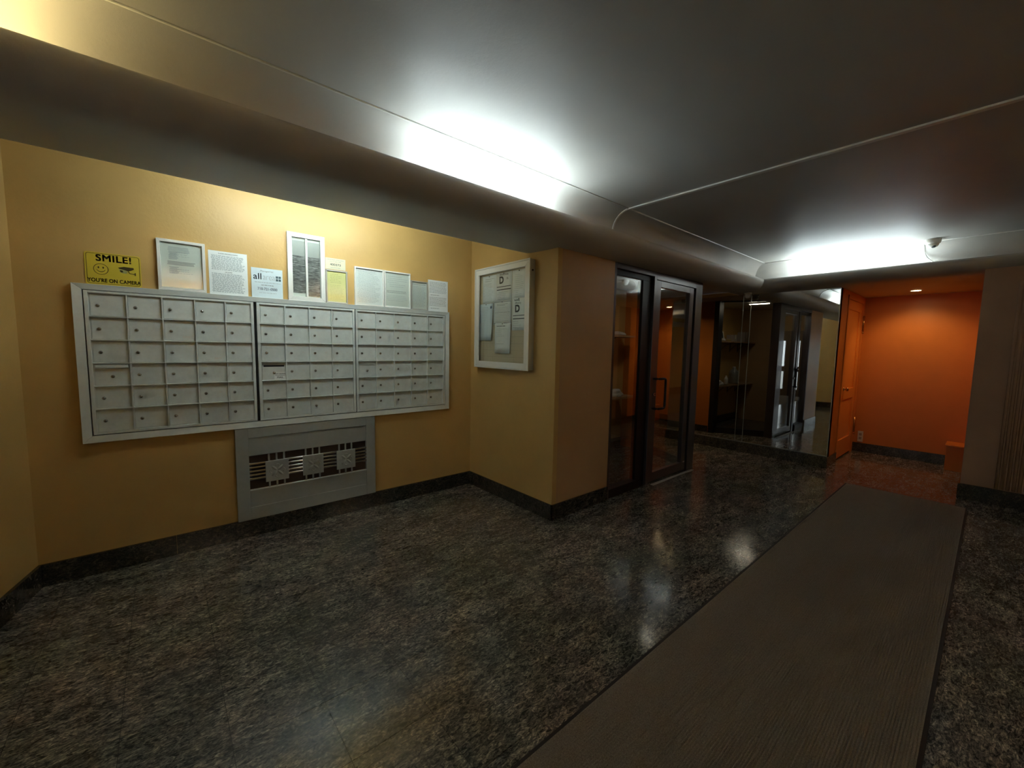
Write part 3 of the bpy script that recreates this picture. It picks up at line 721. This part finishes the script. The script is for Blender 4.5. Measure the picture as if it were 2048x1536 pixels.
q = MB(); q.box(-2.765, -2.61, 1.690, 1.696, .032, .0324); q.box(-2.765, -2.61, 1.662, 1.670, .032, .0324); q.obj('printed_rule', ['ink_d'], t)
lines(t, -2.77, -2.62, 1.65, 1.585, 4, .032, 'ink_l', .003, .5)

# ---- storefront: fixed light (window_1) and glass door (door_1); local x = X, y = up, z towards room, origin y=YC
OC = (0, YC, 0)
w1 = struct(thing('window_1', 'fixed glass panel in a dark bronze frame beside the pier', None, OC, RA))
q = MB(); q.box(3.131, 3.165, 0, 2.199, -.11, -.001); q.box(3.165, 3.80, 2.150, 2.199, -.11, -.001); q.obj('frame', ['bronze'], w1, bev=.002)
q = MB(); q.box(3.165, 3.80, 2.098, 2.150, -.09, -.030); q.box(3.165, 3.64, .0, .085, -.10, -.004); q.box(3.64, 3.80, 0, 2.098, -.09, -.030); q.obj('stile', ['bronze_k'], w1, bev=.002)
q = MB(); q.box(3.165, 3.645, .085, 2.10, -.050, -.044); q.obj('pane', ['glass'], w1)
d1 = struct(thing('door_1', 'glass door in a dark bronze frame with a pull handle', None, OC, RA))
q = MB(); q.box(3.80, 3.845, 0, 2.199, -.11, -.001); q.box(4.685, 4.84, 0, 2.199, -.12, -.001); q.box(3.845, 4.685, 2.125, 2.199, -.11, -.001)
q.obj('door_case', ['bronze'], d1, bev=.002)
q = MB(); q.box(4.655, 4.684, .01, 2.124, -.075, -.038); q.obj('shadow_gap', ['bronze_k'], d1)
q = MB(); q.box(3.847, 3.945, .012, 2.122, -.060, -.012); q.box(4.56, 4.652, .012, 2.122, -.060, -.012)
q.box(3.945, 4.56, 2.060, 2.122, -.060, -.012); q.box(3.945, 4.56, .012, .108, -.060, -.012); q.obj('door_rail', ['bronze'], d1, bev=.002)
q = MB(); q.box(3.943, 4.562, .106, 2.062, -.038, -.032); q.obj('pane', ['glass'], d1)
q = MB(); q.tube([(3.885, 1.118, -.012), (3.885, 1.118, .030), (3.897, 1.118, .045), (3.985, 1.118, .052), (4.005, 1.112, .053), (4.013, 1.095, .053), (4.013, .83, .053), (4.005, .812, .053), (3.985, .806, .052), (3.897, .806, .045), (3.885, .806, .030), (3.885, .806, -.012)], .0125, seg=12)
q.obj('pull_handle', ['bronze_k'], d1)
q = MB(); q.cyl((3.895, .955, -.013), .017, .016, seg=16); q.cyl((3.895, .955, .003), .006, .004, seg=10, mi=1); q.obj('lock_cylinder', ['rod', 'dark'], d1)
q = MB(); q.box(4.59, 4.64, .108, .116, -.03, -.008); q.obj('closer_pin', ['rod'], d1)
th = MB(); th.box(3.86, 4.76, YC-.055, YC-.022, .0003, .006)
tag(th.obj('threshold_strip', ['thresh'], bev=.002), 'pale grey metal strip on the floor in front of the glass door', 'threshold')
# side light of the booth: from (4.84) back to the post
w3 = struct(thing('window_3', 'dark framed side glass of the booth', None))
q = MB(); q.box(5.04, 5.205, 3.07, 3.15, 0, 2.254); q.obj('post', ['bronze_k'], w3, bev=.003)
q = MB(); A_, B_ = Vector((4.80, YC+.12, 0)), Vector((5.12, 3.07, 0)); d_ = (B_-A_).normalized(); n_ = Vector((-d_.y, d_.x, 0))*.02
pa = [A_-n_, B_-n_, B_+n_, A_+n_]
q.prism([(p.x, p.y) for p in pa], 2.236, 2.254); q.prism([(p.x, p.y) for p in pa], 0.0, .10); q.obj('rail', ['bronze_k'], w3, bev=.002)
n_ = n_*.15; pa = [A_-n_, B_-n_, B_+n_, A_+n_]
q = MB(); q.prism([(p.x, p.y) for p in pa], .10, 2.236); q.obj('pane', ['glass_dark'], w3)

# ---- mirror
mr = thing('wall_mirror', 'large frameless wall mirror in joined panels above the granite ledge', 'mirror', (XM, 0, 0), RB)
for a, c in ((-4.4, -2.327), (-2.325, -2.228), (-2.226, -1.252)):
    q = MB(); q.box(a, c, .140, ZN-.002, -.006, 0); q.obj('mirror_panel', ['mirror'], mr)
q = MB(); q.box(-1.252, -1.246, .140, ZN-.002, -.008, .001); q.obj('edge_strip', ['mirror_edge'], mr)
q = MB(); q.box(-4.4, -1.246, .1385, .146, -.004, .003); q.obj('bottom_channel', ['mirror_edge'], mr)
for y in (-2.326, -2.227):
    q = MB(); q.box(y-.003, y+.003, .15, 2.19, 0, .002); q.obj('joint_strip', ['mirror_edge'], mr)

# ---- orange panelled door in alcove
d2 = struct(thing('door_2', 'orange panelled door in the side of the recess', None, (0, 1.25, 0), RA))
q = MB()
q.box(6.63, 7.49, .02, .26, -.04, -.004); q.box(6.63, 7.49, 1.98, 2.10, -.04, -.004); q.box(6.63, 6.75, .26, 1.98, -.04, -.004); q.box(7.37, 7.49, .26, 1.98, -.04, -.004); q.box(6.75, 7.37, .80, .94, -.04, -.004)
q.obj('door_leaf', ['door_paint'], d2, bev=.004)
q = MB(); q.box(6.75, 7.37, .26, .80, -.032, -.018); q.box(6.75, 7.37, .94, 1.98, -.032, -.018); q.obj('door_panel', ['door_paint'], d2)
q = MB(); q.box(6.60, 6.632, 0, 2.15, -.02, .010); q.box(7.49, 7.53, 0, 2.15, -.02, .010); q.box(6.60, 7.53, 2.105, 2.15, -.02, .010); q.obj('door_casing', ['orange'], d2, bev=.003)
q = MB(); q.lathe([(.001, .055), (.018, .052), (.026, .042), (.024, .030), (.011, .022), (.010, .006), (.027, .004), (.027, 0)], (6.80, .945, -.004), 20); q.obj('knob', ['brass'], d2)
for z in (.40, 1.83):
    q = MB(); q.cyl((7.515, z-.11, .018), .014, .22, axis='y', seg=12); q.box(7.49, 7.535, z-.10, z+.10, .0105, .0125); q.cyl((7.515, z-.135, .018), .017, .02, axis='y', seg=12)
    q.obj('hinge', ['brass'], d2)
op = thing('wall_plate', 'small yellowish plate low on the orange end wall', 'wall plate', (XEND, 0, 0), RB)
q = MB(); q.box(-1.20, -1.14, .145, .30, 0, .008); q.obj('cover_plate', ['white_pl'], op, bev=.002)
q = MB(); q.box(-1.185, -1.155, .18, .215, .008, .010); q.box(-1.185, -1.155, .235, .27, .008, .010); q.obj('socket', ['card'], op)

# ---- dome camera on ceiling + cable
dc = thing('dome_camera', 'white dome security camera on the ceiling at the edge of the short cove', 'security camera', (6.0, .50, ZC))
q = MB(); q.lathe([(.062, 0), (.062, -.030), (.056, -.042), (.048, -.046)], seg=28); q.obj('housing', ['white_pl'], dc)
q = MB(); q.lathe([(.048, -.044), (.046, -.060), (.036, -.076), (.018, -.086), (.0005, -.088)], seg=24); q.obj('dome_shell', ['white_pl'], dc)
q = MB(); q.lathe([(.0005, .005), (.014, .003), (.020, -.003)], (0, 0, 0), 20); e = q.obj('smoked_window', ['lens'], dc); e.location = (-.024, -.012, -.078); e.rotation_euler = (0, -2.55, .4)
pc = [(p[0], .575, p[1]) for p in arc(6.09, 2.42, .152, .152, PI/2, 0, 8)][:6]
q = MB(); q.tube([(6.05, .54, ZC-.008)]+pc+[(6.215, .55, 2.44), (6.16, .50, 2.38), (6.05, .46, 2.35), (5.95, .44, 2.349)], .006, seg=8)
tag(q.obj('camera_cable', ['white_pl']), 'pale cable running from the dome camera down the cove', 'cable')
# motion sensor on soffit near mirror
ms = thing('motion_sensor', 'small white motion sensor under the soffit at the mirror top', 'sensor', (6.06, 2.225, ZN))
q = MB(); q.lathe([(.045, .004), (.045, -.012), (.036, -.018), (.030, -.018)], seg=24); q.obj('base', ['white_pl'], ms)
q = MB(); q.lathe([(.036, -.016), (.040, -.036), (.034, -.058), (.018, -.070), (.0005, -.073)], seg=24, scale=(1.05, .95)); q.obj('lens_cap', ['white_pl'], ms)

# ---- shelves in booth
def shelf(z, label):
    root = thing('wall_shelf', label, 'shelf', (0, 3.5, 0), RA, 'shelves in the glazed booth')
    q = MB(); q.box(3.16, 5.02, z-.024, z, 0, .31); q.obj('shelf_board', ['wood'], root, bev=.002)
    for x in (3.24, 3.62, 4.07, 4.62):
        q = MB(); q.box(x-.012, x+.012, z-.20, z-.024, 0, .006); q.box(x-.012, x+.012, z-.030, z-.0245, .006, .24)
        q.tube([(x, z-.17, .004), (x, z-.07, .10), (x, z-.032, .20)], .005, seg=6); q.obj('bracket', ['dark'], root)
    return root
shelf(1.60, 'upper wooden shelf on dark brackets inside the glazed booth'); shelf(.775, 'lower wooden shelf on dark brackets inside the glazed booth')
def lump(c, s, mt, name, label, cat, seed, amp=.35):
    bm = bmesh.new(); bmesh.ops.create_icosphere(bm, subdivisions=4, radius=1)
    for v in bm.verts:
        n1 = noise.noise(v.co*1.6+Vector((seed, 0, 0))); n2 = noise.noise(v.co*4.5+Vector((0, seed, 0)))
        v.co *= 1+amp*n1+amp*.4*n2
        v.co = Vector((v.co.x*s[0], v.co.y*s[1], max(v.co.z, -.35)*s[2]))
    zmin = min(v.co.z for v in bm.verts)
    for v in bm.verts: v.co.z -= zmin
    me = bpy.data.meshes.new(name); bm.to_mesh(me); bm.free(); me.materials.append(M[mt])
    for p in me.polygons: p.use_smooth = True
    o = bpy.data.objects.new(name, me); COL.objects.link(o); o.location = c; return tag(o, label, cat)
lump((4.60, 3.33, .7755), (.20, .12, .085), 'cloth', 'folded_cloth', 'crumpled white cloth on the lower shelf behind the glass', 'cloth', 2.0)
lump((4.62, 3.30, 1.6005), (.16, .11, .04), 'card', 'folded_bag', 'flattened greyish bag on the upper shelf behind the glass', 'bag', 5.0, .2)
q = MB(); q.lathe([(.0005, 0), (.035, 0), (.037, .01), (.037, .10), (.030, .125), (.014, .14), (.014, .165), (.0005, .165)], (4.10, 3.34, .7755), 18)
tag(q.obj('small_bottle', ['white_pl']), 'small white bottle on the lower shelf left of the jug', 'bottle')
jg = thing('plastic_jug', 'milky plastic jug on the lower shelf', 'jug', (3.72, 3.35, .7755))
q = MB(); q.lathe([(.0005, 0), (.085, 0), (.092, .02), (.092, .20), (.075, .25), (.035, .285), (.030, .31), (.0005, .31)], seg=20); q.obj('jug_body', ['plastic'], jg)
q = MB(); q.tube([(.03, 0, .27), (.075, 0, .27), (.11, 0, .22), (.112, 0, .15), (.092, 0, .11)], .009); q.obj('handle', ['plastic'], jg)
q = MB(); q.cyl((0, 0, .31), .028, .022, seg=18); q.obj('cap', ['white_pl'], jg)
pf = thing('photo_frame', 'small white picture frame leaning on the upper shelf', 'picture frame', (4.22, 3.40, 1.6005), (PI/2-.18, 0, 0))
q = MB(); q.ring(-.07, .07, 0, .19, .018, 0, .012); q.obj('frame', ['frame_w'], pf); q = MB(); q.box(-.053, .053, .017, .173, .001, .004); q.obj('picture', ['ink_d'], pf)
for x, w_, h_, l in ((3.90, .16, .13, 'grey cardboard box on the upper shelf beside the picture frame'), (3.36, .20, .20, 'taller pale carton at the end of the upper shelf')):
    bx = thing('carton', l, 'box', (x, 3.36, 1.6005)); q = MB(); q.box(-w_/2, w_/2, -.07, .07, 0, h_); q.obj('carton_body', ['card'], bx, bev=.003)
    q = MB(); q.box(-.018, .018, -.0706, .0706, h_*.4, h_+.0006); q.obj('packing_tape', ['paper_c'], bx)
q = MB(); q.lathe([(.0005, 0), (.04, 0), (.06, .03), (.062, .035), (.057, .035), (.037, .006), (.0005, .005)], (4.30, 3.27, 1.6005), 20)
tag(q.obj('small_dish', ['paper_y']), 'small yellow dish at the front of the upper shelf', 'dish')
